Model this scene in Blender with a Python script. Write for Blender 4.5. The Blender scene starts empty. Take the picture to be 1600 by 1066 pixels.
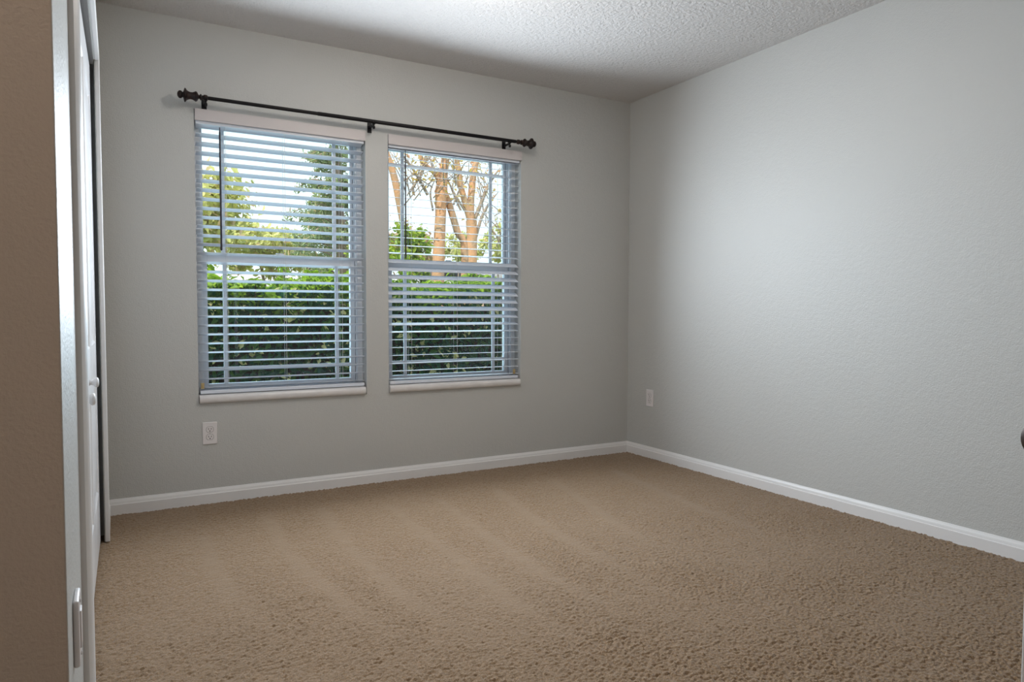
import bpy, bmesh, math, random
import numpy as np
from mathutils import Vector, Matrix

S = bpy.context.scene
COL = S.collection
R = math.radians
random.seed(7)

# ------------------------------------------------------------------ camera
FPX = 1086.6
cam_d = bpy.data.cameras.new('camera')
cam_d.sensor_width = 36.0
cam_d.lens = FPX / 1600 * 36.0
cam_d.clip_start = 0.02
cam_d.clip_end = 400
cam = bpy.data.objects.new('camera', cam_d)
COL.objects.link(cam)
cam.location = (0, 0, 0.9919)
_yaw, _tilt, _roll = 0.5163, 0.043, -0.0024
_fw = Vector((math.sin(_yaw) * math.cos(_tilt), math.cos(_yaw) * math.cos(_tilt), -math.sin(_tilt)))
_rt = Vector((math.cos(_yaw), -math.sin(_yaw), 0))
_up = _rt.cross(_fw)
_m = Matrix((_rt, _up, -_fw)).transposed().to_4x4()
cam.matrix_world = Matrix.Translation(cam.location) @ _m @ Matrix.Rotation(-_roll, 4, 'Z')
S.camera = cam

# ------------------------------------------------------------------ sky, sun, added window fill lights, exposure
W = bpy.data.worlds.new('world')
S.world = W
W.use_nodes = True
wn = W.node_tree
wn.nodes['Background'].inputs[0].default_value = (0.84, 0.94, 1.03, 1)
wn.nodes['Background'].inputs[1].default_value = 1.6
sun_d = bpy.data.lights.new('sun', 'SUN')
sun_d.energy = 6.0
sun_d.angle = R(0.6)
sun_d.color = (1.0, 0.93, 0.80)
sun = bpy.data.objects.new('sun', sun_d)
COL.objects.link(sun)
sun.rotation_euler = Vector((0.45, 0.33, -0.88)).to_track_quat('-Z', 'Y').to_euler()


def window_fill(name, x0, x1, z0, z1, y, power, spread=180, down=0, col=(0.80, 0.90, 1.0)):
    d = bpy.data.lights.new(name, 'AREA')
    d.shape = 'RECTANGLE'
    d.size = x1 - x0
    d.size_y = z1 - z0
    d.energy = power
    d.spread = R(spread)
    d.color = col
    o = bpy.data.objects.new(name, d)
    COL.objects.link(o)
    o.location = ((x0 + x1) / 2, y, (z0 + z1) / 2)
    o.rotation_euler = (R(-90 + down), 0, 0)
    return o


for _x0, _x1 in ((0.37, 1.22), (1.385, 2.24)):
    window_fill('window_fill_light', _x0, _x1, 0.62, 1.93, 4.085, 13, 180, 0, (0.58, 0.80, 1.0))  # added area light outside the glass, boosts the light from the sky
    window_fill('window_fill_light', _x0, _x1, 1.02, 1.92, 3.815, 28, 158, 4)  # added unseen area light on the room side of the blind, fills the room

vs = S.view_settings
S.display_settings.display_device = 'sRGB'
vs.view_transform = 'Standard'
vs.look = 'None'
vs.exposure = 0.0
vs.gamma = 1.0
vs.use_curve_mapping = False
S.cycles.use_denoising = True
S.cycles.max_bounces = 10
S.cycles.diffuse_bounces = 6
S.cycles.transparent_max_bounces = 16
S.cycles.caustics_reflective = False
S.cycles.caustics_refractive = False
S.cycles.sample_clamp_indirect = 6.0


# ------------------------------------------------------------------ materials
def mat(name, col, rough=0.5, spec=0.5, metal=0.0, bump=None, bump2=None, vary=None, sheen=0.0):
    m = bpy.data.materials.new(name)
    m.use_nodes = True
    nt = m.node_tree
    b = nt.nodes['Principled BSDF']
    b.inputs['Base Color'].default_value = (*col, 1)
    b.inputs['Roughness'].default_value = rough
    b.inputs['Specular IOR Level'].default_value = spec
    b.inputs['Metallic'].default_value = metal
    b.inputs['Sheen Weight'].default_value = sheen
    tc = nt.nodes.new('ShaderNodeTexCoord')
    prev = None
    for bp in (bump, bump2):
        if not bp:
            continue
        scale, dist, detail = bp
        n = nt.nodes.new('ShaderNodeTexNoise')
        n.inputs['Scale'].default_value = scale
        n.inputs['Detail'].default_value = detail
        n.inputs['Roughness'].default_value = 0.55
        nt.links.new(tc.outputs['Object'], n.inputs['Vector'])
        bn = nt.nodes.new('ShaderNodeBump')
        bn.inputs['Strength'].default_value = 1.0
        bn.inputs['Distance'].default_value = dist
        nt.links.new(n.outputs['Fac'], bn.inputs['Height'])
        if prev:
            nt.links.new(prev.outputs['Normal'], bn.inputs['Normal'])
        prev = bn
    if prev:
        nt.links.new(prev.outputs['Normal'], b.inputs['Normal'])
    if vary:
        scale, c2, detail = vary
        n = nt.nodes.new('ShaderNodeTexNoise')
        n.inputs['Scale'].default_value = scale
        n.inputs['Detail'].default_value = detail
        nt.links.new(tc.outputs['Object'], n.inputs['Vector'])
        r = nt.nodes.new('ShaderNodeValToRGB')
        r.color_ramp.elements[0].position = 0.35
        r.color_ramp.elements[1].position = 0.65
        r.color_ramp.elements[0].color = (*col, 1)
        r.color_ramp.elements[1].color = (*c2, 1)
        nt.links.new(n.outputs['Fac'], r.inputs['Fac'])
        nt.links.new(r.outputs['Color'], b.inputs['Base Color'])
    return m


def leaf_mat(name, c1, c2, c3, f3=0.9, trans=0.4, rough=0.45, spec=0.4):
    """leaves: each leaf picks its own colour; part of the sun comes through"""
    m = bpy.data.materials.new(name)
    m.use_nodes = True
    nt = m.node_tree
    b = nt.nodes['Principled BSDF']
    out = nt.nodes['Material Output']
    at = nt.nodes.new('ShaderNodeAttribute')
    at.attribute_name = 'leaf_tone'
    r = nt.nodes.new('ShaderNodeValToRGB')
    e = r.color_ramp.elements
    e[0].position = 0.0
    e[0].color = (*c1, 1)
    e[1].position = f3
    e[1].color = (*c2, 1)
    k = e.new(min(0.999, f3 + 0.005))
    k.color = (*c3, 1)
    nt.links.new(at.outputs['Fac'], r.inputs['Fac'])
    nt.links.new(r.outputs['Color'], b.inputs['Base Color'])
    b.inputs['Roughness'].default_value = rough
    b.inputs['Specular IOR Level'].default_value = spec
    t = nt.nodes.new('ShaderNodeBsdfTranslucent')
    nt.links.new(r.outputs['Color'], t.inputs['Color'])
    mx = nt.nodes.new('ShaderNodeMixShader')
    mx.inputs[0].default_value = trans
    nt.links.new(b.outputs[0], mx.inputs[1])
    nt.links.new(t.outputs[0], mx.inputs[2])
    nt.links.new(mx.outputs[0], out.inputs['Surface'])
    return m


def glow_mat(name, col, strength):
    m = bpy.data.materials.new(name)
    m.use_nodes = True
    b = m.node_tree.nodes['Principled BSDF']
    b.inputs['Base Color'].default_value = (0.9, 0.9, 0.9, 1)
    b.inputs['Emission Color'].default_value = (*col, 1)
    b.inputs['Emission Strength'].default_value = strength
    return m


def glass_mat():
    m = bpy.data.materials.new('window_glass')
    m.use_nodes = True
    nt = m.node_tree
    nt.nodes.remove(nt.nodes['Principled BSDF'])
    out = nt.nodes['Material Output']
    tr = nt.nodes.new('ShaderNodeBsdfTransparent')
    tr.inputs[0].default_value = (0.93, 0.97, 0.96, 1)
    gl = nt.nodes.new('ShaderNodeBsdfGlossy')
    gl.inputs['Roughness'].default_value = 0.0
    fr = nt.nodes.new('ShaderNodeFresnel')
    fr.inputs['IOR'].default_value = 1.5
    mx = nt.nodes.new('ShaderNodeMixShader')
    nt.links.new(fr.outputs[0], mx.inputs[0])
    nt.links.new(tr.outputs[0], mx.inputs[1])
    nt.links.new(gl.outputs[0], mx.inputs[2])
    nt.links.new(mx.outputs[0], out.inputs['Surface'])
    return m


M = {}
M['wall'] = mat('wall_paint_sage_grey', (0.522, 0.527, 0.510), 0.44, 0.46, bump=(170, 0.0016, 3), bump2=(45, 0.0012, 2))
M['hall'] = mat('wall_paint_beige', (0.46, 0.405, 0.35), 0.5, 0.4, bump=(170, 0.0012, 3))
M['ceil'] = mat('ceiling_texture_white', (0.62, 0.60, 0.585), 0.8, 0.2, bump=(52, 0.009, 3), bump2=(130, 0.003, 2))
M['trim'] = mat('trim_paint_white', (0.76, 0.755, 0.75), 0.35, 0.5)
M['door'] = mat('door_paint_white', (0.74, 0.745, 0.76), 0.28, 0.5, bump=(90, 0.0004, 2))
M['vinyl'] = mat('vinyl_white', (0.78, 0.80, 0.83), 0.3, 0.5)
M['blind'] = mat('blind_white', (0.68, 0.72, 0.785), 0.35, 0.5, bump=(40, 0.0002, 2))
M['valance'] = mat('valance_white', (0.60, 0.56, 0.555), 0.45, 0.4)
M['cord'] = mat('cord_white', (0.75, 0.75, 0.75), 0.8, 0.2)
M['wand'] = mat('wand_smoke', (0.04, 0.035, 0.045), 0.5, 0.3)
M['sill'] = mat('sill_stone_white', (0.74, 0.72, 0.71), 0.22, 0.5, vary=(14, (0.68, 0.66, 0.65), 4))
M['black'] = mat('rod_black_metal', (0.006, 0.005, 0.006), 0.42, 0.22, bump=(60, 0.0003, 2))
M['bronze'] = mat('finial_dark_bronze', (0.008, 0.006, 0.006), 0.42, 0.3, vary=(60, (0.025, 0.012, 0.008), 3))
M['plate'] = mat('outlet_white', (0.74, 0.71, 0.71), 0.3, 0.5)
M['dark'] = mat('slot_black', (0.012, 0.010, 0.010), 0.5, 0.3)
M['gap'] = mat('track_grey', (0.10, 0.095, 0.09), 0.5, 0.4)
M['brass'] = mat('clip_brass', (0.45, 0.34, 0.16), 0.4, 0.5)
M['knob'] = mat('knob_bronze', (0.055, 0.038, 0.03), 0.35, 0.5, metal=0.6)
M['steel'] = mat('screw_steel', (0.6, 0.58, 0.56), 0.35, 0.5, metal=0.7)
M['glass'] = glass_mat()
M['shade'] = glow_mat('fill_lamp_glow', (1.0, 0.91, 0.82), 39.0)  # glow of the added room fill lamp
M['hallshade'] = glow_mat('hall_fill_glow', (1.0, 0.81, 0.67), 40.0)  # glow of the added entry fill lamp
M['grass'] = mat('lawn_grass', (0.10, 0.16, 0.04), 0.9, 0.1, vary=(3, (0.22, 0.24, 0.08), 5), bump=(30, 0.03, 4))
M['stucco'] = mat('house_stucco', (0.72, 0.56, 0.44), 0.9, 0.2, bump=(20, 0.004, 3))
M['shingle'] = mat('roof_shingle', (0.46, 0.43, 0.47), 0.9, 0.2, vary=(8, (0.36, 0.34, 0.37), 5))
M['soffit'] = mat('soffit_white', (0.7, 0.7, 0.7), 0.7, 0.2)
M['bark'] = mat('bark_orange', (0.66, 0.33, 0.17), 0.85, 0.2, vary=(5, (0.44, 0.29, 0.19), 6), bump=(30, 0.01, 4))
M['twig'] = mat('bark_grey', (0.44, 0.32, 0.24), 0.9, 0.2, vary=(6, (0.26, 0.21, 0.18), 5))
M['stem'] = mat('hedge_stem', (0.05, 0.035, 0.025), 0.9, 0.1)
M['hedge'] = leaf_mat('hedge_leaf', (0.010, 0.095, 0.045), (0.36, 0.54, 0.04), (0.95, 0.86, 0.42), 0.975, 0.35, 0.45, 0.22)  # ramp holds shaded front, sunlit top and sun dapples as leaf colours
M['yellow'] = leaf_mat('leaf_yellow_green', (0.46, 0.50, 0.16), (0.78, 0.74, 0.34), (0.80, 0.60, 0.40), 0.93, 0.45)
M['cedar'] = leaf_mat('leaf_grey_green', (0.20, 0.28, 0.14), (0.46, 0.54, 0.28), (0.62, 0.50, 0.30), 0.9, 0.35)
M['lime'] = leaf_mat('leaf_lime', (0.20, 0.34, 0.03), (0.46, 0.55, 0.06), (0.60, 0.45, 0.20), 0.93, 0.45)
M['russet'] = leaf_mat('leaf_russet', (0.48, 0.30, 0.18), (0.62, 0.44, 0.28), (0.50, 0.52, 0.12), 0.85, 0.4)
M['autumn'] = leaf_mat('leaf_autumn', (0.62, 0.50, 0.12), (0.75, 0.50, 0.20), (0.70, 0.36, 0.20), 0.9, 0.45)


# ------------------------------------------------------------------ builders
def box(bm, x0, x1, y0, y1, z0, z1):
    v = [bm.verts.new(p) for p in ((x0, y0, z0), (x1, y0, z0), (x1, y1, z0), (x0, y1, z0),
                                   (x0, y0, z1), (x1, y0, z1), (x1, y1, z1), (x0, y1, z1))]
    fs = [bm.faces.new([v[i] for i in q]) for q in ((0, 3, 2, 1), (4, 5, 6, 7), (0, 1, 5, 4), (1, 2, 6, 5), (2, 3, 7, 6), (3, 0, 4, 7))]
    return fs


def obj(name, bm, m, parent=None, bevel=0.0, smooth=False, seg=2):
    me = bpy.data.meshes.new(name)
    bmesh.ops.recalc_face_normals(bm, faces=bm.faces)
    bm.to_mesh(me)
    bm.free()
    for mm in (m if isinstance(m, (list, tuple)) else [m]):
        me.materials.append(mm)
    o = bpy.data.objects.new(name, me)
    COL.objects.link(o)
    if parent:
        o.parent = parent
    if bevel:
        md = o.modifiers.new('bevel', 'BEVEL')
        md.width = bevel
        md.segments = seg
        md.limit_method = 'ANGLE'
        md.angle_limit = R(40)
    if smooth or bevel:
        for p in me.polygons:
            p.use_smooth = True
        if bevel or smooth == 'auto':
            me.set_sharp_from_angle(angle=R(38))
    return o


def raw(name, V, F, m, parent=None, smooth=True, tone=None):
    me = bpy.data.meshes.new(name)
    V = np.asarray(V, np.float32)
    F = np.asarray(F, np.int32)
    me.vertices.add(len(V))
    me.vertices.foreach_set('co', V.ravel())
    n = F.shape[1]
    me.loops.add(F.size)
    me.loops.foreach_set('vertex_index', F.ravel())
    me.polygons.add(len(F))
    me.polygons.foreach_set('loop_start', np.arange(0, F.size, n, dtype=np.int32))
    me.polygons.foreach_set('loop_total', np.full(len(F), n, np.int32))
    me.update(calc_edges=True)
    me.polygons.foreach_set('use_smooth', np.full(len(F), smooth))
    if tone is not None:
        a = me.attributes.new('leaf_tone', 'FLOAT', 'POINT')
        a.data.foreach_set('value', np.asarray(tone, np.float32))
    me.materials.append(m)
    o = bpy.data.objects.new(name, me)
    COL.objects.link(o)
    if parent:
        o.parent = parent
    return o


def empty(name, loc, label=None, cat=None, group=None, kind=None):
    o = bpy.data.objects.new(name, None)
    o.empty_display_size = 0.05
    COL.objects.link(o)
    o.location = loc
    tag(o, label, cat, group, kind)
    return o


def tag(o, label=None, cat=None, group=None, kind=None):
    if label:
        o['label'] = label
    if cat:
        o['category'] = cat
    if group:
        o['group'] = group
    if kind:
        o['kind'] = kind
    return o


def structure(name, bm, m, label, cat, **k):
    return tag(obj(name, bm, m, **k), label, cat, kind='structure')


def lathe(bm, prof, axis='Z', c=(0, 0, 0), n=24, flip=False):
    """prof: (t, r) along the axis"""
    rings = []
    for t, r in prof:
        ring = []
        for i in range(n):
            a = 2 * math.pi * i / n
            u, v = r * math.cos(a), r * math.sin(a)
            p = {'X': (t, u, v), 'Y': (u, t, v), 'Z': (u, v, t)}[axis]
            ring.append(bm.verts.new((p[0] + c[0], p[1] + c[1], p[2] + c[2])))
        rings.append(ring)
    for a, b in zip(rings, rings[1:]):
        for i in range(n):
            bm.faces.new((a[i], a[(i + 1) % n], b[(i + 1) % n], b[i]))
    bm.faces.new(rings[0])
    bm.faces.new(rings[-1])


def extrude(bm, prof, axis, a, b, place):
    """closed 2-D profile swept straight from a to b; place(u, v, t) -> xyz"""
    ra = [bm.verts.new(place(u, v, a)) for u, v in prof]
    rb = [bm.verts.new(place(u, v, b)) for u, v in prof]
    n = len(prof)
    for i in range(n):
        bm.faces.new((ra[i], ra[(i + 1) % n], rb[(i + 1) % n], rb[i]))
    bm.faces.new(ra)
    bm.faces.new(rb)


# ------------------------------------------------------------------ room shell
XL, XR, YB, H = -0.06, 3.137, 3.865, 2.44
YF, XH = -0.55, -1.15
WT = 0.20
WIN = [(0.355, 1.238), (1.370, 2.257)]
ZS, ZT = 0.514, 2.003

bm = bmesh.new()
xs = [XL - 0.8, WIN[0][0], WIN[0][1], WIN[1][0], WIN[1][1], XR + 0.15]
for i in range(5):
    if i in (1, 3):
        box(bm, xs[i], xs[i + 1], YB, YB + WT, -0.25, ZS)
        box(bm, xs[i], xs[i + 1], YB, YB + WT, ZT, H + 0.02)
    else:
        box(bm, xs[i], xs[i + 1], YB, YB + WT, -0.25, H + 0.02)
bmesh.ops.remove_doubles(bm, verts=bm.verts, dist=1e-5)
seen = {}
for f in list(bm.faces):                      # drop the inner faces between the blocks
    seen.setdefault(tuple(round(x, 4) for x in f.calc_center_median()), []).append(f)
bmesh.ops.delete(bm, geom=[f for fs in seen.values() if len(fs) > 1 for f in fs], context='FACES_ONLY')
structure('wall_back', bm, M['wall'], 'sage grey textured wall with the two windows', 'wall')

bm = bmesh.new()
box(bm, XR, XR + 0.15, YF, YB, -0.25, H + 0.02)
structure('wall_right', bm, M['wall'], 'bare sage grey wall on the right catching window light', 'wall')

CY0, CY1, CZ = 1.405, 3.412, 2.03           # closet opening
bm = bmesh.new()
for a in ((1.0, CY0, 0, H), (CY0, CY1, CZ, H), (CY1 + 0.10, YB, 0, H)):
    box(bm, XL - 0.10, XL, a[0], a[1], a[2], a[3])
box(bm, XL - 0.005, XL, CY1, CY1 + 0.10, 0, H)
box(bm, XL - 0.10, XL - 0.005, CY1, CY1 + 0.10, CZ + 0.02, H)
for f in bm.faces:
    if abs(f.calc_center_median().y - 1.0) < 1e-4:
        f.material_index = 1
structure('wall_left', bm, [M['wall'], M['hall']], 'narrow sage grey wall around the closet opening on the left', 'wall', bevel=0.004)

bm = bmesh.new()
box(bm, XH, XL - 0.101, 1.0, 1.10, 0, H)
structure('wall_entry', bm, M['hall'], 'beige wall face at the near left edge', 'wall')
bm = bmesh.new()
box(bm, XH - 0.1, XH, YF, 1.1, 0, H)
box(bm, XH - 0.1, XR + 0.15, YF - 0.1, YF, 0, H)
structure('wall_front', bm, M['hall'], 'beige walls of the entry behind the camera', 'wall')
bm = bmesh.new()
box(bm, XL - 0.80, XL - 0.70, 1.1, YB, 0, H)
structure('wall_closet', bm, M['hall'], 'back wall inside the closet', 'wall')

bm = bmesh.new()
box(bm, XH - 0.1, XR + 0.15, YF - 0.1, YB + WT, H, H + 0.12)
structure('ceiling', bm, M['ceil'], 'white knockdown textured ceiling', 'ceiling')
bm = bmesh.new()                              # roof and eave outside
box(bm, XH - 4, XR + 4, YF - 6, YB + WT + 0.45, H + 0.14, H + 0.34)
structure('roof_eave', bm, M['soffit'], 'roof slab and eave of the house above the windows', 'roof')

# ------------------------------------------------------------------ carpet: every tuft is raised from the backing
rng = np.random.default_rng(3)
gx = np.arange(-0.80, XR + 0.001, 0.0042)
gy = []
y = 0.55
while y < YB:
    gy.append(y)
    y += 0.0026 + 0.0006 * (y - 0.55)
gy.append(YB)
gy = np.array(gy)
X, Y = np.meshgrid(gx, gy)


def smooth_noise(X, Y, cell, seed):
    r = np.random.default_rng(seed)
    g = r.random((int(6 / cell) + 4, int(6 / cell) + 4))
    u, v = (X + 1.5) / cell, (Y + 1.5) / cell
    i, j = u.astype(int), v.astype(int)
    fu, fv = u - i, v - j
    fu, fv = fu * fu * (3 - 2 * fu), fv * fv * (3 - 2 * fv)
    return (g[i, j] * (1 - fu) + g[i + 1, j] * fu) * (1 - fv) + (g[i, j + 1] * (1 - fu) + g[i + 1, j + 1] * fu) * fv


CELL = 0.0098
nc = int(6 / CELL)
jx, jy, jh = rng.random((nc, nc)), rng.random((nc, nc)), rng.random((nc, nc))
u, v = (X + 1.5) / CELL, (Y + 1.5) / CELL
u = u + 0.8 * (smooth_noise(X, Y, 0.02, 5) - 0.5)
iu, iv = u.astype(int), v.astype(int)
d1 = np.full(X.shape, 9.0)
h1 = np.zeros(X.shape)
for du in (-1, 0, 1):
    for dv in (-1, 0, 1):
        a, b = iu + du, iv + dv
        d = (u - a - 0.15 - 0.7 * jx[a, b]) ** 2 + (v - b - 0.15 - 0.7 * jy[a, b]) ** 2
        k = d < d1
        d1 = np.where(k, d, d1)
        h1 = np.where(k, jh[a, b], h1)
tuft = np.clip(1 - d1 * 1.45, 0, 1) ** 0.75 * (0.55 + 0.45 * h1)
# tracks of the vacuum cleaner: pile pressed flat in narrow curved lines that run to the window wall
TR = [[(.32, 3.34), (.304, 2.86), (.335, 2.53), (.40, 2.2)], [(.62, 3.57), (.588, 2.90), (.662, 2.25), (.74, 1.9)],
      [(.88, 3.55), (.83, 2.85), (.85, 2.3), (.93, 1.8)], [(1.185, 3.44), (1.177, 2.9), (1.16, 2.03), (1.2, 1.6)],
      [(1.466, 3.42), (1.41, 2.71), (1.39, 2.16), (1.42, 1.7)], [(1.83, 3.45), (1.73, 2.86), (1.68, 2.4), (1.68, 1.9)],
      [(2.236, 3.48), (2.02, 2.58), (1.95, 2.1)], [(2.69, 3.51), (2.55, 2.58), (2.5, 2.0)]]
flat = np.zeros(X.shape)
lay = np.zeros(X.shape)
for tr in TR:
    ty = np.array([p[1] for p in tr])[::-1]
    tx = np.array([p[0] for p in tr])[::-1]
    c = np.interp(Y, ty, tx)
    fade = np.clip((ty[-1] - Y) / 0.10, 0, 1) * np.clip((Y - ty[0]) / 0.5, 0, 1)
    wob = 0.5 + 0.9 * smooth_noise(X, Y, 0.11, 11)
    flat = np.maximum(flat, fade * np.exp(-((X - c) / (0.026 * wob + 0.010)) ** 2))
    lay = np.maximum(lay, fade * np.clip(1 - (c - X) / 0.24, 0, 1) * (X < c))
broad = smooth_noise(X, Y, 0.28, 21)
amp = 0.0100 * (0.75 + 0.5 * broad) * (1 - 0.85 * flat) * (1.06 - 0.18 * lay)
Z = -0.003 + amp * (tuft - 0.45) + 0.0022 * (smooth_noise(X, Y, 0.05, 31) - 0.5) - 0.002
Z += 0.0018 * flat
Z += 0.0012 * (rng.random(X.shape) - 0.5)
ny, nx = X.shape
idx = np.arange(nx * ny, dtype=np.int32).reshape(ny, nx)
F = np.stack([idx[:-1, :-1], idx[:-1, 1:], idx[1:, 1:], idx[1:, :-1]], -1).reshape(-1, 4)
M['carpet'] = mat('carpet_beige', (0.295, 0.198, 0.115), 0.95, 0.15, vary=(330, (0.165, 0.108, 0.060), 2), sheen=0.25)
floor = raw('floor', np.stack([X, Y, Z], -1).reshape(-1, 3), F, M['carpet'])
tag(floor, 'beige cut pile carpet with vacuum tracks', 'carpet', kind='structure')
bm = bmesh.new()
box(bm, XH - 0.1, XR, YF - 0.1, 0.56, -0.06, -0.002)
structure('floor_entry', bm, M['carpet'], 'beige carpet by the entry door', 'carpet')
bm = bmesh.new()
box(bm, XH - 0.1, XR + 0.15, YF - 0.1, YB, -0.25, -0.062)
structure('floor_slab', bm, M['gap'], 'slab under the carpet', 'floor')

# ------------------------------------------------------------------ baseboards
BP = [(0, -0.01), (0.0145, -0.01), (0.0145, 0.046), (0.0115, 0.049), (0.0105, 0.054), (0.009, 0.060), (0.005, 0.068), (0.0035, 0.072), (0, 0.072)]
bm = bmesh.new()
extrude(bm, BP, 'X', XL, XR, lambda u, v, t: (t, YB - u, v))
structure('baseboard_back', bm, M['trim'], 'white baseboard under the windows', 'baseboard')
bm = bmesh.new()
extrude(bm, BP, 'Y', YF, YB, lambda u, v, t: (XR - u, t, v))
structure('baseboard_right', bm, M['trim'], 'white baseboard along the bare right wall', 'baseboard')
bm = bmesh.new()
extrude(bm, BP, 'Y', 1.0, 1.348, lambda u, v, t: (XL + u, t, v))
extrude(bm, BP, 'Y', CY1 + 0.058, YB, lambda u, v, t: (XL + u, t, v))
structure('baseboard_left', bm, M['trim'], 'short white baseboard beside the closet', 'baseboard')

# ------------------------------------------------------------------ windows
for wi, (x0, x1) in enumerate(WIN):
    side = ('left', 'right')[wi]
    w = empty('window_%d' % (wi + 1), (0, 0, 0), 'white vinyl single hung window, the %s one of the two' % side, 'window', kind='structure')
    ya, yb = YB + 0.075, YB + 0.185
    zs = ZS + 0.045
    bm = bmesh.new()                            # outer frame with tracks
    for a, b in ((x0, x0 + 0.030), (x1 - 0.030, x1)):
        box(bm, a, b, ya, yb, zs, ZT)
    box(bm, x0 + 0.030, x1 - 0.030, ya, yb, ZT - 0.030, ZT)
    box(bm, x0 + 0.030, x1 - 0.030, ya, yb, zs, zs + 0.018)
    for a, b in ((x0 + 0.030, x0 + 0.036), (x1 - 0.036, x1 - 0.030)):
        for k in range(3):
            box(bm, a, b, ya + 0.012 + 0.034 * k, ya + 0.017 + 0.034 * k, zs + 0.018, ZT - 0.03)
    obj('frame', bm, M['vinyl'], w, bevel=0.0015)

    def sash(name, yc, za, zb, st, top, bot, hbar):
        s = empty(name, (0, 0, 0))
        s.parent = w
        xa, xb = x0 + 0.034, x1 - 0.034
        b2 = bmesh.new()
        box(b2, xa, xa + st, yc - 0.015, yc + 0.015, za, zb)
        box(b2, xb - st, xb, yc - 0.015, yc + 0.015, za, zb)
        box(b2, xa + st, xb - st, yc - 0.015, yc + 0.015, zb - top, zb)
        box(b2, xa + st, xb - st, yc - 0.015, yc + 0.015, za, za + bot)
        s_o = obj('sash_rails', b2, M['vinyl'], s, bevel=0.002)
        b3 = bmesh.new()
        box(b3, xa + st, xb - st, yc - 0.002, yc + 0.002, za + bot, zb - top)
        obj('pane', b3, M['glass'], s)
        for cx in (x0 + 0.147, x1 - 0.137):
            b4 = bmesh.new()
            box(b4, cx - 0.010, cx + 0.010, yc - 0.006, yc + 0.006, za + bot, zb - top)
            obj('muntin', b4, M['vinyl'], s, bevel=0.0015)
        b4 = bmesh.new()
        box(b4, xa + st, xb - st, yc - 0.0055, yc + 0.0055, hbar - 0.010, hbar + 0.010)
        obj('muntin', b4, M['vinyl'], s, bevel=0.0015)
        return s

    sash('upper_sash', ya + 0.085, 1.245, ZT - 0.032, 0.014, 0.022, 0.040, 1.868)
    sash('lower_sash', ya + 0.045, zs + 0.018, 1.290, 0.026, 0.042, 0.026, 0.680)
    bm = bmesh.new()                            # cam lock on the meeting rail
    lathe(bm, [(1.290, 0.016), (1.300, 0.016), (1.303, 0.012)], 'Z', ((x0 + x1) / 2, ya + 0.045, 0), 16)
    box(bm, (x0 + x1) / 2 - 0.03, (x0 + x1) / 2 + 0.006, ya + 0.038, ya + 0.048, 1.301, 1.307)
    obj('lock', bm, M['vinyl'], w, bevel=0.001)
    # stone sill with rounded nose standing slightly proud of the wall
    bm = bmesh.new()
    pr = [(YB + 0.19, ZS + 0.002), (YB - 0.012, ZS + 0.002), (YB - 0.017, ZS + 0.006), (YB - 0.020, ZS + 0.014), (YB - 0.021, ZS + 0.022),
          (YB - 0.020, ZS + 0.031), (YB - 0.016, ZS + 0.038), (YB - 0.009, ZS + 0.042), (YB, ZS + 0.0435), (YB + 0.19, ZS + 0.0445)]
    extrude(bm, pr, 'X', x0 + 0.003, x1 - 0.010, lambda u, v, t: (t, u, v))
    obj('sill', bm, M['sill'], w, smooth='auto')

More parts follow.
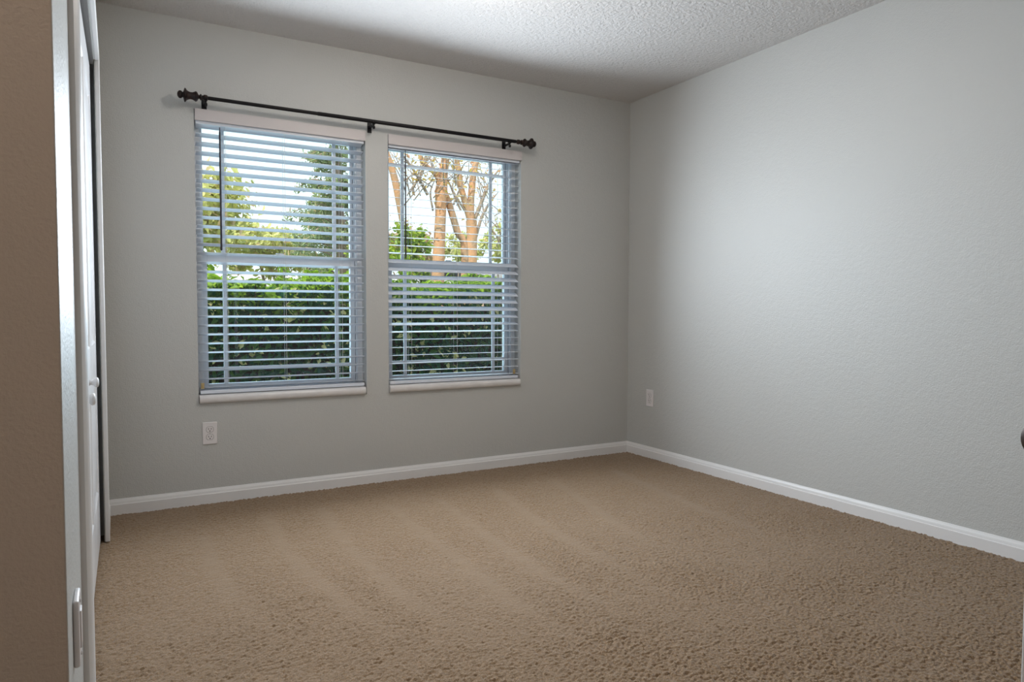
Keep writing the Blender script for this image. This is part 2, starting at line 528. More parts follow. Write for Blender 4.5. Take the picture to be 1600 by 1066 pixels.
# ------------------------------------------------------------------ blinds
SLAT_D, PITCH = 0.050, 0.04625
for wi, (x0, x1) in enumerate(WIN):
    lab = ('white faux wood blind with open slats in the left window',
           'white faux wood blind with half closed middle slats in the right window')[wi]
    bl = empty('window_blind', ((x0 + x1) / 2, YB + 0.04, ZS + 0.045), lab, 'blind', 'window blinds')
    inv = Matrix.Translation(-bl.location)
    cx, hw = (x0 + x1) / 2, (x1 - x0) / 2

    def part(name, b2, m, parent=bl, **k):
        b2.transform(inv)
        return obj(name, b2, m, parent, **k)

    ys = YB + 0.037
    bm = bmesh.new()
    box(bm, x0 + 0.002, x1 + (0.004 if wi else 0.0), YB - 0.008, YB + 0.005, 1.948, 2.006)
    part('valance', bm, M['valance'], bevel=0.0025)
    bm = bmesh.new()
    box(bm, x0 + 0.006, x1 - 0.006, YB + 0.006, YB + 0.060, 1.934, 1.997)
    part('head_rail', bm, M['blind'], bevel=0.002)
    proto = None
    lift = (x0 + 0.147, cx + 0.0, x1 - 0.135)
    for k in range(30):
        z = 1.931 - PITCH * k
        if wi == 0:
            tilt = -12.0 + random.uniform(-0.8, 0.8)
        else:
            if z > 1.36:
                tilt = 11.0 - 1.0 * (z - 1.36)
            elif z > 1.29:
                tilt = 14.0
            elif z > 1.00:
                tilt = 30.0
            else:
                tilt = max(-2.0, 30.0 - (1.00 - z) * 170)
            tilt += random.uniform(-0.8, 0.8)
        if proto is None:
            b2 = bmesh.new()
            n = 6
            pr = []
            for i in range(n + 1):
                t = -SLAT_D / 2 + SLAT_D * i / n
                pr.append((t, 0.0011 + 0.0008 * (1 - (2 * t / SLAT_D) ** 2)))
            for i in range(n, -1, -1):
                t = -SLAT_D / 2 + SLAT_D * i / n
                pr.append((t, -0.0011 + 0.0008 * (1 - (2 * t / SLAT_D) ** 2)))
            extrude(b2, pr, 'X', -hw + 0.009, hw - 0.009, lambda u, v, t: (t, u, v))
            proto = obj('slat', b2, M['blind'], bl, smooth='auto')
            s = proto
        else:
            s = proto.copy()
            COL.objects.link(s)
            s.parent = bl
        s.location = (0, ys - bl.location.y, z - bl.location.z)
        s.rotation_euler = (R(tilt), R(random.uniform(-0.06, 0.06)), 0)
    bm = bmesh.new()
    box(bm, x0 + 0.009, x1 - 0.009, ys - 0.025, ys + 0.025, ZS + 0.047, ZS + 0.066)
    part('bottom_rail', bm, M['blind'], bevel=0.003)
    for lx in lift:
        bm = bmesh.new()
        for yy in (ys - 0.0262, ys + 0.0262):
            lathe(bm, [(ZS + 0.05, 0.0009), (1.94, 0.0009)], 'Z', (lx, yy, 0), 6)
        part('ladder_cord', bm, M['cord'])
    wx = x0 + 0.119 if wi == 0 else x0 + 0.108
    bm = bmesh.new()
    lathe(bm, [(1.300, 0.0035), (1.306, 0.0052), (1.33, 0.0046), (1.90, 0.0042), (1.91, 0.0025), (1.926, 0.0022)], 'Z', (wx, YB + 0.002, 0), 8)
    part('tilt_wand', bm, M['wand'], smooth='auto')
    hx = x0 + 0.012 if wi == 0 else x1 - 0.050
    bm = bmesh.new()
    box(bm, hx, hx + 0.016, ys - 0.030, ys - 0.026, ZS + 0.075, ZS + 0.105)
    box(bm, hx + 0.004, hx + 0.012, ys - 0.033, ys - 0.030, ZS + 0.083, ZS + 0.097)
    tag(part('hold_down_clip', bm, M['brass'], bevel=0.001), 'small brass coloured clip')

# ------------------------------------------------------------------ curtain rod
yr, zr = YB - 0.080, 2.043
rod = empty('curtain_rod', (1.3, yr, zr), 'black metal curtain rod with turned finials above both windows', 'curtain rod')
inv = Matrix.Translation(-rod.location)


def rpart(name, b2, m, parent=rod, **k):
    b2.transform(inv)
    return obj(name, b2, m, parent, **k)


bm = bmesh.new()
lathe(bm, [(0.395, 0.0092), (0.960, 0.0092)], 'X', (0, yr, zr), 20)
rpart('inner_pole', bm, M['black'], smooth='auto')
bm = bmesh.new()
lathe(bm, [(0.952, 0.0095), (0.954, 0.0104), (2.172, 0.0104)], 'X', (0, yr, zr), 20)
rpart('outer_pole', bm, M['black'], smooth='auto')
FP = [(0.000, 0.0095), (0.004, 0.014), (0.016, 0.015), (0.021, 0.010), (0.027, 0.0085), (0.030, 0.015), (0.034, 0.016), (0.038, 0.009),
      (0.043, 0.011), (0.049, 0.0225), (0.055, 0.026), (0.061, 0.022), (0.070, 0.0180), (0.080, 0.0178), (0.090, 0.021), (0.096, 0.0265),
      (0.101, 0.034), (0.1045, 0.0345), (0.107, 0.029), (0.111, 0.014), (0.115, 0.0125), (0.119, 0.0185), (0.126, 0.0195), (0.131, 0.017), (0.136, 0.0105), (0.138, 0.002)]
bm = bmesh.new()
lathe(bm, [(0.412 - t, r) for t, r in FP], 'X', (0, yr, zr), 12)
rpart('finial', bm, M['bronze'], smooth='auto')
bm = bmesh.new()
lathe(bm, [(2.180 + t, r) for t, r in FP], 'X', (0, yr, zr), 12)
rpart('finial', bm, M['bronze'], smooth='auto')
for bx in (0.402, 1.262, 2.130):
    bm = bmesh.new()
    box(bm, bx - 0.012, bx + 0.012, YB - 0.004, YB, zr - 0.045, zr + 0.025)
    box(bm, bx - 0.005, bx + 0.005, yr, YB - 0.003, zr - 0.022, zr - 0.012)
    extrude(bm, [(yr + 0.0155 * math.cos(a), zr + 0.0155 * math.sin(a)) for a in [math.pi + i * math.pi / 10 for i in range(11)]] +
            [(yr + 0.0118 * math.cos(a), zr + 0.0118 * math.sin(a)) for a in [2 * math.pi - i * math.pi / 10 for i in range(11)]],
            'X', bx - 0.007, bx + 0.007, lambda u, v, t: (t, u, v))
    br = rpart('bracket', bm, M['black'])
    bm = bmesh.new()
    lathe(bm, [(zr - 0.040, 0.0055), (zr - 0.036, 0.0075), (zr - 0.026, 0.0075), (zr - 0.024, 0.004), (zr - 0.0125, 0.004)], 'Z', (bx, yr, 0), 12)
    rpart('thumb_screw', bm, M['black'], br, smooth='auto')

# ------------------------------------------------------------------ wall outlets
def outlet(name, loc, rz, label, group=None):
    e = empty(name, loc, label, 'outlet', group)
    e.rotation_euler = (0, 0, rz)                 # built facing -Y
    b2 = bmesh.new()
    box(b2, -0.035, 0.035, -0.0062, 0.0, -0.0572, 0.0572)
    obj('face_plate', b2, M['plate'], e, bevel=0.003, seg=3)
    for zc in (-0.0195, 0.0195):
        b2 = bmesh.new()
        pr = []
        for i in range(32):
            a = 2 * math.pi * i / 32
            pr.append((0.0172 * math.cos(a), max(-0.0142, min(0.0142, 0.0172 * math.sin(a)))))
        extrude(b2, pr, 'Y', -0.0072, -0.004, lambda u, v, t: (u, t, v + zc))
        r = obj('receptacle', b2, M['plate'], e, bevel=0.0006)
        b2 = bmesh.new()
        extrude(b2, [(u * 1.07, v * 1.08) for u, v in pr], 'Y', -0.00632, -0.0061, lambda u, v, t: (u, t, v + zc))
        obj('surround', b2, M['gap'], e)
        for sx, hh in ((-0.0064, 0.0046), (0.0064, 0.0038)):
            b2 = bmesh.new()
            box(b2, sx - 0.0012, sx + 0.0012, -0.0078, -0.0072, zc + 0.003 - hh, zc + 0.003 + hh)
            obj('slot', b2, M['dark'], r)
        b2 = bmesh.new()
        lathe(b2, [(-0.0078, 0.0028), (-0.0072, 0.0028)], 'Y', (0, 0, zc - 0.0075), 12)
        obj('ground_hole', b2, M['dark'], r)
    b2 = bmesh.new()
    lathe(b2, [(-0.0078, 0.002), (-0.0072, 0.0032), (-0.0062, 0.0032)], 'Y', (0, 0, 0), 12)
    obj('screw', b2, M['steel'], e, smooth='auto')
    return e


outlet('wall_outlet', (0.404, YB, 0.360), 0, 'white double outlet on the back wall under the left window', 'wall outlets')
outlet('wall_outlet', (XR, 3.624, 0.404), R(-90), 'white double outlet on the right wall near the corner', 'wall outlets')
e = empty('wall_plate', (XL, 1.122, 0.552), 'small white wall plate seen edge on by the near left corner', 'wall plate')
bm = bmesh.new()
box(bm, 0, 0.0075, -0.029, 0.029, -0.046, 0.046)
obj('face_plate', bm, M['plate'], e, bevel=0.003, seg=3)
bm = bmesh.new()
box(bm, 0.007, 0.0095, -0.012, 0.012, -0.026, 0.026)
obj('insert', bm, M['plate'], e, bevel=0.001)
for zc in (-0.037, 0.037):
    bm = bmesh.new()
    lathe(bm, [(0.007, 0.003), (0.0086, 0.003), (0.0092, 0.002)], 'X', (0, 0, zc), 12)
    obj('screw', bm, M['plate'], e, smooth='auto')

# ------------------------------------------------------------------ closet casing and bifold doors
bm = bmesh.new()
CA = [(0, 0), (0, 0.0135), (0.004, 0.0155), (0.040, 0.0155), (0.050, 0.012), (0.057, 0.008), (0.057, 0)]   # (across, thickness)
for sgn, yj in ((-1, CY0), (1, CY1)):
    extrude(bm, CA, 'Z', 0.0, CZ + 0.001, lambda u, v, t: (XL + v, yj + sgn * u, t))
extrude(bm, CA, 'Y', CY0 - 0.057, CY1 + 0.057, lambda u, v, t: (XL + v, t, CZ + u))
structure('trim_1', bm, M['trim'], 'white casing around the closet doors', 'casing', smooth='auto')
bm = bmesh.new()
box(bm, XL - 0.066, XL - 0.006, CY0 + 0.004, CY1 - 0.004, CZ - 0.022, CZ - 0.0005)
structure('trim_2', bm, M['gap'], 'grey closet door track under the head of the opening', 'track')
bm = bmesh.new()
box(bm, XL - 0.10, XL - 0.001, CY0, CY0 + 0.010, 0, CZ)
structure('trim_3', bm, M['trim'], 'white jamb inside the near side of the closet opening', 'jamb')


def leaf_mesh(parent, width, knob_at=None):
    """one moulded bifold leaf: local x along the leaf, front faces +y of the parent's frame (towards the room)"""
    T, zb, zt = 0.032, 0.018, 1.995
    b2 = bmesh.new()
    box(b2, 0, width, -T, 0, zb, zt)
    bmesh.ops.recalc_face_normals(b2, faces=b2.faces)
    front = [f for f in b2.faces if f.normal.y > 0.9][0]
    # front face replaced by stiles, rails and two moulded panels
    bmesh.ops.delete(b2, geom=[front], context='FACES_ONLY')
    xs_ = [0, 0.075, width - 0.075, width]
    zs_ = [zb, 0.235, 0.690, 0.860, 1.860, zt]
    g = [[b2.verts.new((x, 0, z)) for z in zs_] for x in xs_]
    for i in range(3):
        for j in range(5):
            q = [g[i][j], g[i + 1][j], g[i + 1][j + 1], g[i][j + 1]]
            if i == 1 and j in (1, 3):
                prev = q
                xa, xb, za, zb2 = xs_[1], xs_[2], zs_[j], zs_[j + 1]
                for ins, dep in ((0.010, -0.008), (0.022, -0.009), (0.050, -0.002)):
                    cur = [b2.verts.new(p) for p in ((xa + ins, dep, za + ins), (xb - ins, dep, za + ins), (xb - ins, dep, zb2 - ins), (xa + ins, dep, zb2 - ins))]
                    for k in range(4):
                        b2.faces.new((prev[k], prev[(k + 1) % 4], cur[(k + 1) % 4], cur[k]))
                    prev = cur
                b2.faces.new(prev)
            else:
                b2.faces.new(q)
    bmesh.ops.remove_doubles(b2, verts=b2.verts, dist=1e-5)
    o = obj('door_leaf', b2, M['door'], parent, bevel=0.0015)
    if knob_at is not None:
        b3 = bmesh.new()
        lathe(b3, [(0.0, 0.011), (0.004, 0.0105), (0.010, 0.0075), (0.016, 0.0095), (0.021, 0.0155), (0.026, 0.0165), (0.030, 0.014), (0.032, 0.006)], 'Y', (knob_at, 0, 0.760), 20)
        obj('knob', b3, M['door'], o, smooth=True)
    return o


def bifold(name, pts, knobs, label):
    d = empty(name, (pts[0][0], pts[0][1], 0), label, 'door', kind='structure')
    for (a, b), kn in zip(zip(pts, pts[1:]), knobs):
        a, b = Vector(a), Vector(b)
        L = (b - a).length - 0.003
        o = leaf_mesh(d, L, kn)
        # local x runs from a to b (towards -Y), local y to the room (+X)
        ang = math.atan2(b.y - a.y, b.x - a.x)
        o.location = (a.x - pts[0][0], a.y - pts[0][1], 0)
        o.rotation_euler = (0, 0, ang)
    return d


bifold('door_2', [(-0.079, 3.385), (-0.084, 2.900), (-0.088, 2.412)], [None, 0.305], 'far pair of white bifold closet doors')
bifold('door_3', [(-0.088, 2.406), (-0.082, 1.914), (-0.076, 1.420)], [0.300, None], 'near pair of white bifold closet doors mostly hidden by the casing')

# ------------------------------------------------------------------ entry door, open at the right edge of the view
DX, DY = 1.030, 0.450
d1o = empty('door_1', (DX, DY - 0.8, 0), 'white entry door standing open at the right edge', 'door', kind='structure')
bm = bmesh.new()
box(bm, 0.0, 0.035, 0.0, 0.80, 0.012, 2.03)
obj('door_slab', bm, M['door'], d1o, bevel=0.002)
bm = bmesh.new()
ky, kz = 0.754, 0.838
lathe(bm, [(-0.001, 0.033), (-0.006, 0.033), (-0.010, 0.028), (-0.014, 0.013), (-0.030, 0.011), (-0.036, 0.018), (-0.045, 0.0275), (-0.056, 0.0295), (-0.066, 0.026), (-0.072, 0.016), (-0.0735, 0.003)], 'X', (0, ky, kz), 32)
tag(obj('door_knob', bm, M['knob'], d1o, smooth='auto'), 'dark bronze knob')

# ------------------------------------------------------------------ added fill lamps (out of view)
def dome(name, loc, r, m, label):
    e = empty(name, loc, label, 'lamp')
    b2 = bmesh.new()
    lathe(b2, [(0.0, r * 1.08), (-0.018, r * 1.08), (-0.022, r * 1.02)], 'Z', (0, 0, 0), 32)
    obj('lamp_base', b2, M['trim'], e, smooth='auto')
    b2 = bmesh.new()
    lathe(b2, [(-0.022, r)] + [(-0.022 - 0.075 * math.sin(a), r * math.cos(a)) for a in [R(12 * i) for i in range(1, 8)]], 'Z', (0, 0, 0), 32)
    obj('lamp_shade', b2, m, e, smooth=True)
    return e


cl = empty('fill_ceiling_light', (1.34, 2.50, H), 'added glass bowl fill light on the room ceiling, out of view', 'lamp')  # unseen lamp added to brighten the room
bm = bmesh.new()
lathe(bm, [(0.0, 0.075), (-0.016, 0.072), (-0.022, 0.02), (-0.028, 0.010), (-0.040, 0.010), (-0.042, 0.03), (-0.048, 0.03)], 'Z', (0, 0, 0), 28)
obj('lamp_base', bm, M['trim'], cl, smooth='auto')
bm = bmesh.new()
lathe(bm, [(-0.048, 0.05), (-0.050, 0.150), (-0.062, 0.172)] + [(-0.062 - 0.085 * math.sin(a), 0.172 * math.cos(a)) for a in [R(11 * i) for i in range(1, 9)]], 'Z', (0, 0, 0), 32)
obj('lamp_shade', bm, M['shade'], cl, smooth=True)
dome('fill_hall_light', (-0.45, 0.05, H), 0.13, M['hallshade'], 'added round glass fill light on the entry ceiling, out of view')  # unseen lamp added as warm fill from behind the camera

# ------------------------------------------------------------------ outside: ground, house
bm = bmesh.new()
box(bm, -60, 90, YB + WT, 140, -0.6, -0.25)
structure('ground_lawn', bm, M['grass'], 'lawn outside the windows', 'lawn')


def house(x0, x1, y0, y1, ze, zr_, label):
    e = empty('house', ((x0 + x1) / 2, y0, -0.25), label, 'house')
    iv = Matrix.Translation(-e.location)
    b2 = bmesh.new()
    box(b2, x0, x1, y0, y1, -0.25, ze)
    b2.transform(iv)
    obj('house_wall', b2, M['stucco'], e)
    b2 = bmesh.new()
    o = 0.6
    ym = (y0 + y1) / 2
    pr = [(y0 - o, ze - 0.12), (y0 - o, ze + 0.02), (ym, zr_ + 0.1), (y1 + o, ze + 0.02), (y1 + o, ze - 0.12), (ym, zr_ - 0.04)]
    extrude(b2, pr, 'X', x0 - o, x1 + o, lambda u, v, t: (t, u, v))
    b2.transform(iv)
    obj('house_roof', b2, M['shingle'], e)
    return e


house(2.0, 12.0, 25.0, 31.0, 1.75, 2.32, 'low grey roofed house beyond the hedge')
house(13.2, 27.0, 24.0, 33.0, 2.35, 3.0, 'tan stucco house behind the tree trunks')


# ------------------------------------------------------------------ outside: plants
def leaves(n_pts, normals, size, rngl, aspect=0.42, jit=0.6, fold=0.15):
    """kite-shaped folded leaves: centre line raised; returns V, F(quads)"""
    n = len(n_pts)
    nrm = normals + jit * rngl.normal(size=(n, 3))
    nrm /= np.linalg.norm(nrm, axis=1)[:, None] + 1e-9
    t = rngl.normal(size=(n, 3))
    t -= (t * nrm).sum(1)[:, None] * nrm
    t /= np.linalg.norm(t, axis=1)[:, None] + 1e-9
    b = np.cross(nrm, t)
    s = (size * (0.6 + 0.8 * rngl.random(n)))[:, None]
    base = n_pts - t * s * 0.5
    tip = n_pts + t * s * 0.5
    m1 = n_pts + t * s * 0.12 + b * s * aspect * 0.5 + nrm * s * fold
    m2 = n_pts + t * s * 0.12 - b * s * aspect * 0.5 + nrm * s * fold
    q1 = n_pts - t * s * 0.28 + b * s * aspect * 0.3 + nrm * s * fold * 0.5
    q2 = n_pts - t * s * 0.28 - b * s * aspect * 0.3 + nrm * s * fold * 0.5
    V = np.stack([base, q1, m1, tip, m2, q2], 1).reshape(-1, 3)
    k = np.arange(n)[:, None] * 6
    F = np.concatenate([k + np.array([0, 1, 2, 3]), k + np.array([0, 3, 4, 5])], 0)
    return V, F


def foliage(name, P, N, size, m, parent, seed, aspect=0.42, jit=0.6, inv=None, tones=None):
    r = np.random.default_rng(seed)
    V, F = leaves(P, N, size, r, aspect, jit)
    if parent is not None:
        V = V - np.array(parent.location)
    tn = r.random(len(P)) if tones is None else tones
    return raw(name, V, F, m, parent, smooth=False, tone=np.repeat(tn, 6))


def tube(V, F, pts, rad, n=8):
    """tapered branch through points (Catmull-Rom smoothed)"""
    pts = [np.array(p, float) for p in pts]
    P, Rr = [], []
    q = [2 * pts[0] - pts[1]] + pts + [2 * pts[-1] - pts[-2]]
    for i in range(len(pts) - 1):
        for s in np.linspace(0, 1, 5)[:-1]:
            a, b, c, d = q[i:i + 4]
            P.append(0.5 * (2 * b + (c - a) * s + (2 * a - 5 * b + 4 * c - d) * s * s + (3 * b - a - 3 * c + d) * s ** 3))
            Rr.append(rad[i] * (1 - s) + rad[i + 1] * s)
    P.append(pts[-1])
    Rr.append(rad[-1])
    base = len(V)
    for i, p in enumerate(P):
        t = P[min(i + 1, len(P) - 1)] - P[max(i - 1, 0)]
        t /= np.linalg.norm(t) + 1e-9
        u = np.cross(t, [0.3, 0.9, 0.2])
        u /= np.linalg.norm(u) + 1e-9
        w = np.cross(t, u)
        for k in range(n):
            a = 2 * math.pi * k / n
            V.append(p + Rr[i] * (math.cos(a) * u + math.sin(a) * w))
    for i in range(len(P) - 1):
        for k in range(n):
            F.append((base + i * n + k, base + i * n + (k + 1) % n, base + (i + 1) * n + (k + 1) % n, base + (i + 1) * n + k))


def wood(name, branches, m, parent):
    V, F = [], []
    for pts, rad in branches:
        tube(V, F, pts, rad)
    return raw(name, np.array(V) - np.array(parent.location), F, m, parent)


# the hedge close to the windows
HY0, HY1, HX0, HX1 = 5.15, 6.0, -0.6, 4.4
hd = empty('hedge', ((HX0 + HX1) / 2, HY0 + 0.4, -0.25), 'dense broadleaf green hedge right outside the windows', 'hedge')
r = np.random.default_rng(101)


def hedge_top(x, yy):
    return 1.19 + 0.05 * np.sin(x * 5.1) + 0.04 * np.sin(x * 11.7 + yy * 7) + 0.03 * np.sin(x * 23 + 1)


n = 15000                                         # front skin
x = r.uniform(HX0, HX1, n)
zz = r.uniform(-0.2, 1.0, n) ** 1.0 * 1.15
dep = r.exponential(0.07, n)
P1 = np.stack([x, HY0 + dep + 0.04 * np.sin(x * 9 + zz * 6), zz], 1)
N1 = np.tile([0, -0.8, 0.5], (n, 1))
n = 12000                                         # top skin
x = r.uniform(HX0, HX1, n)
yy = r.uniform(HY0 - 0.02, HY1, n)
P2 = np.stack([x, yy, hedge_top(x, yy) - r.exponential(0.05, n)], 1)
N2 = np.tile([0, -0.35, 1.0], (n, 1))
P3, N3 = [], []                                   # upright shoots with rosettes of leaves
shoots = []
for i in range(150):
    sx, sy = r.uniform(HX0, HX1), r.uniform(HY0, HY0 + 0.45)
    zb = float(hedge_top(sx, sy)) - 0.05
    hgt = r.uniform(0.03, 0.15)
    shoots.append(([(sx, sy, zb - 0.25), (sx, sy, zb), (sx + r.normal(0, .02), sy, zb + hgt)], [0.005, 0.004, 0.002]))
    for k in range(14):
        a = r.uniform(0, 6.28)
        rr = r.uniform(0.01, 0.05)
        P3.append((sx + rr * math.cos(a), sy + rr * math.sin(a), zb + hgt * r.uniform(0.2, 1.05)))
        N3.append((0.7 * math.cos(a), 0.7 * math.sin(a), 0.7))
P = np.concatenate([P1, P2, np.array(P3)])
N = np.concatenate([N1, N2, np.array(N3)])
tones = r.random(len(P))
tones[len(P1):] = 0.5 + 0.47 * r.random(len(P) - len(P1))  # sunlit look of the hedge top put into lighter leaf tones
tones[:len(P1)] = 0.32 * tones[:len(P1)] ** 2  # shade on the hedge front put into darker leaf tones
dapple = r.random(len(P1)) < 0.034                   # sun dapples put into the colour of some front leaves
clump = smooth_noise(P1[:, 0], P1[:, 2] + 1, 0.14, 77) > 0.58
tones[:len(P1)][dapple | (clump & (r.random(len(P1)) < 0.14))] = 0.99
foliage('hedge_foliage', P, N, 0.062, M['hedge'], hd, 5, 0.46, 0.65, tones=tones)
bm = bmesh.new()
box(bm, HX0 + 0.05, HX1 - 0.05, HY0 + 0.22, HY1 - 0.05, -0.25, 1.02)
bm.transform(Matrix.Translation(-hd.location))
obj('hedge_core', bm, M['stem'], hd)
stems = []
for i in range(26):
    sx = HX0 + (i + 0.5) * (HX1 - HX0) / 26 + r.normal(0, 0.05)
    stems.append(([(sx, HY0 + 0.3, -0.25), (sx + r.normal(0, .05), HY0 + 0.18, 0.3), (sx + r.normal(0, .1), HY0 + 0.1, 0.9)], [0.014, 0.010, 0.005]))
wood('hedge_stems', stems + shoots, M['stem'], hd)


def crown(c, rad, n, seed, flat=1.0):
    """leaf positions on lumpy clusters inside an ellipsoid"""
    q = np.random.default_rng(seed)
    k = max(6, n // 90)
    cc = q.normal(size=(k, 3))
    cc = cc / np.linalg.norm(cc, axis=1)[:, None] * (q.random(k) ** 0.4)[:, None] * np.array(rad) + np.array(c)
    i = q.integers(0, k, n)
    P = cc[i] + q.normal(size=(n, 3)) * np.array(rad) * 0.13
    N = P - np.array(c)
    N[:, 2] += 0.5 * max(rad)
    N /= np.linalg.norm(N, axis=1)[:, None] + 1e-9
    return P, N, cc


def bushy(name, base, c, rad, n, size, m, label, cat, seed, trunk_r=0.05, jit=0.8, aspect=0.5):
    e = empty(name, base, label, cat)
    P, N, cc = crown(c, rad, n, seed)
    foliage('foliage', P, N, size, m, e, seed, aspect, jit)
    br = [([base, ((base[0] * 2 + c[0]) / 3, (base[1] * 2 + c[1]) / 3, (base[2] * 2 + c[2]) / 3), c], [trunk_r, trunk_r * 0.8, trunk_r * 0.5])]
    for p in cc[:24]:
        mid = (np.array(c) + p) / 2 - np.array([0, 0, 0.1 * rad[2]])
        br.append(([c, mid, p], [trunk_r * 0.4, trunk_r * 0.2, 0.008]))
    wood('trunk', br, M['twig'], e)
    return e


bushy('yellow_tree', (0.9, 13.0, -0.25), (0.55, 13.0, 2.62), (1.5, 1.0, 0.85), 5200, 0.16, M['yellow'],
      'yellow green broad tree seen through the left side of the left blind', 'tree', 201)
bushy('yellow_tree', (3.1, 15.5, -0.25), (2.6, 15.5, 2.28), (1.25, 0.9, 0.55), 2600, 0.15, M['yellow'],
      'small yellow tree behind the middle of the left window', 'tree', 202)
bushy('lime_shrub', (3.05, 7.6, -0.25), (2.95, 7.6, 1.58), (0.24, 0.24, 0.42), 2600, 0.060, M['lime'],
      'lime green shrub beside the orange trunk in the right window', 'shrub', 203, 0.02)
bushy('lime_shrub', (2.55, 8.4, -0.25), (2.70, 8.4, 1.50), (0.24, 0.22, 0.40), 1800, 0.060, M['lime'],
      'lower green shrub at the left edge of the right window', 'shrub', 204, 0.02)
bushy('autumn_bush', (6.96, 14.8, -0.25), (6.96, 14.8, 2.42), (0.46, 0.4, 0.46), 1500, 0.09, M['yellow'],
      'yellow bush between the two trunks in the right window', 'bush', 205, 0.025)
bushy('autumn_bush', (7.31, 13.5, -0.25), (7.31, 13.5, 2.37), (0.45, 0.4, 0.45), 1500, 0.09, M['yellow'],
      'yellow bush at the right edge of the right window', 'bush', 206, 0.025)
bushy('russet_bush', (6.0, 16.5, -0.25), (6.25, 16.5, 2.55), (0.85, 0.5, 0.65), 2600, 0.10, M['russet'],
      'russet brown bush behind the lime shrub in the right window', 'bush', 208, 0.03)
bushy('pale_shrub', (3.45, 12.4, -0.25), (3.42, 12.4, 2.06), (0.68, 0.5, 0.68), 3200, 0.09, M['cedar'],
      'pale green shrub low at the right side of the left window', 'shrub', 207, 0.03)

# feathery evergreen behind the left window
e = empty('evergreen_tree', (2.85, 10.0, -0.25), 'feathery grey green evergreen behind the right half of the left window', 'tree')
q = np.random.default_rng(301)
brs = [([(2.85, 10, -0.25), (2.86, 10, 1.6), (2.78, 10, 3.0), (2.7, 10, 4.4)], [0.09, 0.07, 0.05, 0.02])]
PP, NN = [], []
for i in range(130):
    z0 = q.uniform(1.1, 4.3)
    a = q.uniform(0, 2 * math.pi)
    L = q.uniform(0.35, 1.0) * (0.45 + 0.55 * (4.6 - z0) / 3.2)
    x0_ = 2.85 - 0.06 * max(0, z0 - 1.6)
    p0 = np.array([x0_, 10.0, z0])
    dirv = np.array([math.cos(a), math.sin(a) * 0.8, 0.28])
    p1 = p0 + dirv * L * 0.6
    p2 = p0 + dirv * L + np.array([0, 0, -0.30 * L])
    brs.append(([p0, p1, p2], [0.014, 0.009, 0.003]))
    for s in np.linspace(0.25, 1, 30):
        p = (1 - s) ** 2 * p0 + 2 * s * (1 - s) * p1 + s * s * p2
        for k in range(4):
            PP.append(p + q.normal(0, 0.035, 3) + np.array([0, 0, -0.03 * q.random()]))
            NN.append(q.normal(0, 1, 3))
foliage('foliage', np.array(PP), np.array(NN), 0.085, M['cedar'], e, 302, 0.22, 0.5)
wood('trunk', brs, M['twig'], e)


# crepe myrtle: smooth orange stems rising from behind the hedge
def myrtle(name, base, branches, twigs, label, leafn, seed):
    e = empty(name, base, label, 'tree')
    wood('trunk', branches, M['bark'], e)
    wood('twigs', [(p_, list(r_[:-1]) + [r_[-1] * 0.3]) for p_, r_ in twigs], M['twig'], e)
    q = np.random.default_rng(seed)
    ends = [t[0][-1] for t in twigs] + [t[0][1] for t in twigs]
    P = np.array([ends[i] for i in q.integers(0, len(ends), leafn)]) + q.normal(0, 0.10, (leafn, 3))
    foliage('foliage', P, q.normal(0, 1, (leafn, 3)), 0.065, M['autumn'], e, seed + 1, 0.45, 0.5)
    return e


def at9(px, py, Yd=9.0):
    """pixel of the photograph -> the point it shows at depth Yd (used to lay the stems out in the garden)"""
    uu, vv = (px - 800) / FPX, -(py - 533) / FPX
    d = _rt * uu + _up * vv + _fw
    k = Yd / d.y
    return (d.x * k, Yd, 0.9919 + d.z * k)


def rand_twigs(starts, seed, n, L=0.7):
    q = np.random.default_rng(seed)
    out = []
    for i in range(n):
        p = np.array(starts[q.integers(0, len(starts))], float) + q.normal(0, 0.12, 3)
        d = np.array([q.normal(0, 0.7), q.normal(0, 0.5), 0.8 + 0.3 * q.random()])
        d /= np.linalg.norm(d)
        l = L * q.uniform(0.5, 1.3)
        m_ = p + d * l * 0.5 + q.normal(0, 0.05, 3)
        out.append(([p, m_, p + d * l + q.normal(0, 0.12, 3)], [0.009, 0.006, 0.003]))
    return out


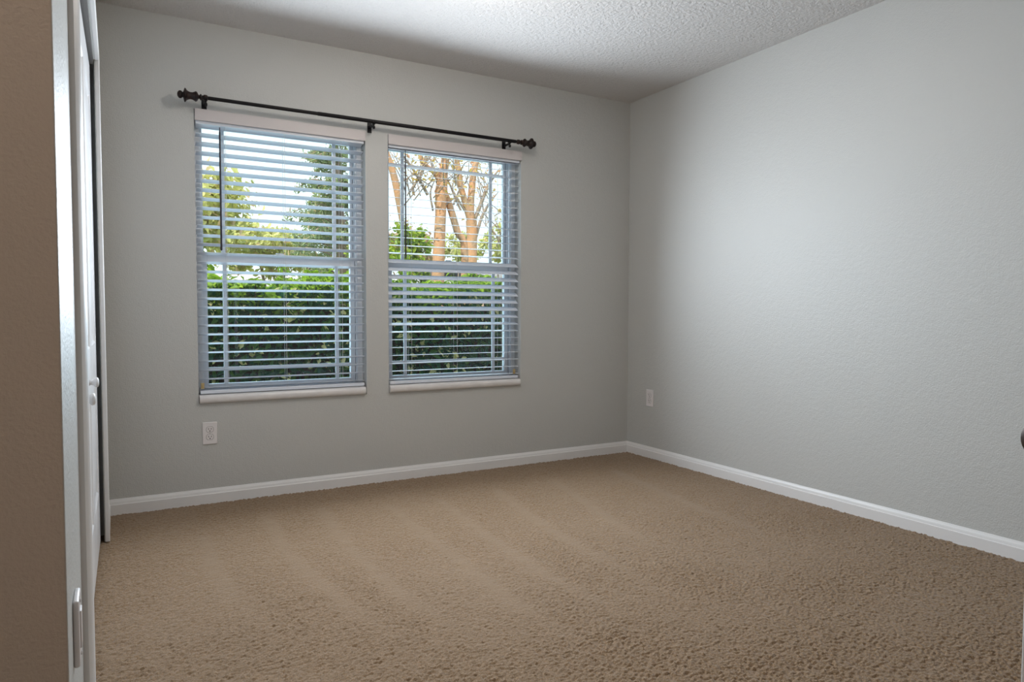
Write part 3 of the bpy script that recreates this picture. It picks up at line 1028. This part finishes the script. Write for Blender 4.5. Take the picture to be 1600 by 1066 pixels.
g0 = at9(684, 404)
B1 = [([(g0[0] - 0.05, 9.0, -0.25), (g0[0] - 0.02, 9, 0.9), at9(685, 404), at9(688, 335), at9(689, 300), at9(692, 270), at9(697, 235), at9(703, 150)],
       [0.11, 0.10, 0.085, 0.075, 0.088, 0.065, 0.055, 0.035]),
      ([(g0[0] + 0.30, 9.0, -0.25), at9(726, 404), at9(714, 362), at9(702, 322), at9(692, 296)], [0.06, 0.052, 0.05, 0.048, 0.045]),
      ([at9(690, 290), at9(678, 270), at9(664, 258), at9(655, 243), at9(640, 190)], [0.04, 0.034, 0.03, 0.026, 0.015])]
B1.append(([at9(627, 345, 8.6), at9(622, 312, 8.6), at9(616, 280, 8.6), at9(607, 250, 8.6), at9(594, 215, 8.6)], [0.030, 0.042, 0.045, 0.040, 0.03]))
T1 = [
      ([at9(668, 305), at9(648, 270), at9(634, 250), at9(625, 238)], [0.022, 0.018, 0.014, 0.008]),
      ([at9(640, 300), at9(655, 276), at9(662, 250), at9(672, 225)], [0.018, 0.016, 0.012, 0.008]),
      ([at9(676, 330), at9(672, 300), at9(681, 278)], [0.014, 0.012, 0.010]),
      ([at9(720, 330), at9(711, 310), at9(703, 290), at9(696, 275)], [0.016, 0.014, 0.012, 0.008]),
      ([at9(708, 320), at9(716, 300), at9(722, 285)], [0.016, 0.012, 0.008])]
T1 += rand_twigs([at9(692, 250), at9(655, 250), at9(640, 300), at9(672, 300), at9(700, 290)], 41, 40)
myrtle('crepe_myrtle', (g0[0] - 0.05, 9.0, -0.25), B1, T1, 'thick orange barked tree at the left half of the right window', 380, 401)
g1 = at9(736, 404, 11.0)
K = lambda a, b: at9(a, b, 11.0)
B2 = [([(g1[0], 11.0, -0.25), (g1[0], 11.0, 0.9), K(736, 404), K(737, 372), K(736, 345)], [0.125, 0.115, 0.102, 0.093, 0.098]),
      ([K(736, 350), K(728, 322), K(720, 294), K(715, 262), K(711, 236), K(704, 150)], [0.064, 0.058, 0.053, 0.049, 0.042, 0.024]),
      ([K(736, 350), K(735, 318), K(738, 282), K(742, 258), K(747, 238), K(756, 150)], [0.064, 0.061, 0.058, 0.053, 0.049, 0.03])]
T2 = [([K(737, 352), K(748, 326), K(758, 300), K(768, 280), K(781, 262)], [0.036, 0.034, 0.032, 0.026, 0.018]),
      ([K(742, 375), K(752, 340), K(764, 318), K(778, 300)], [0.03, 0.026, 0.022, 0.014]),
      ([K(726, 330), K(714, 310), K(706, 292), K(716, 270)], [0.02, 0.018, 0.014, 0.010]),
      ([K(755, 330), K(750, 300), K(744, 270)], [0.012, 0.010, 0.007]),
      ([K(790, 404), K(776, 370), K(768, 356), K(786, 345)], [0.016, 0.014, 0.010, 0.007])]
T2 += rand_twigs([K(712, 240), K(745, 245), K(778, 265), K(760, 300), K(780, 350), K(775, 380), K(720, 300)], 42, 44)
myrtle('crepe_myrtle', (g1[0], 11.0, -0.25), B2, T2, 'orange barked tree forking upward in the middle of the right window', 300, 411)
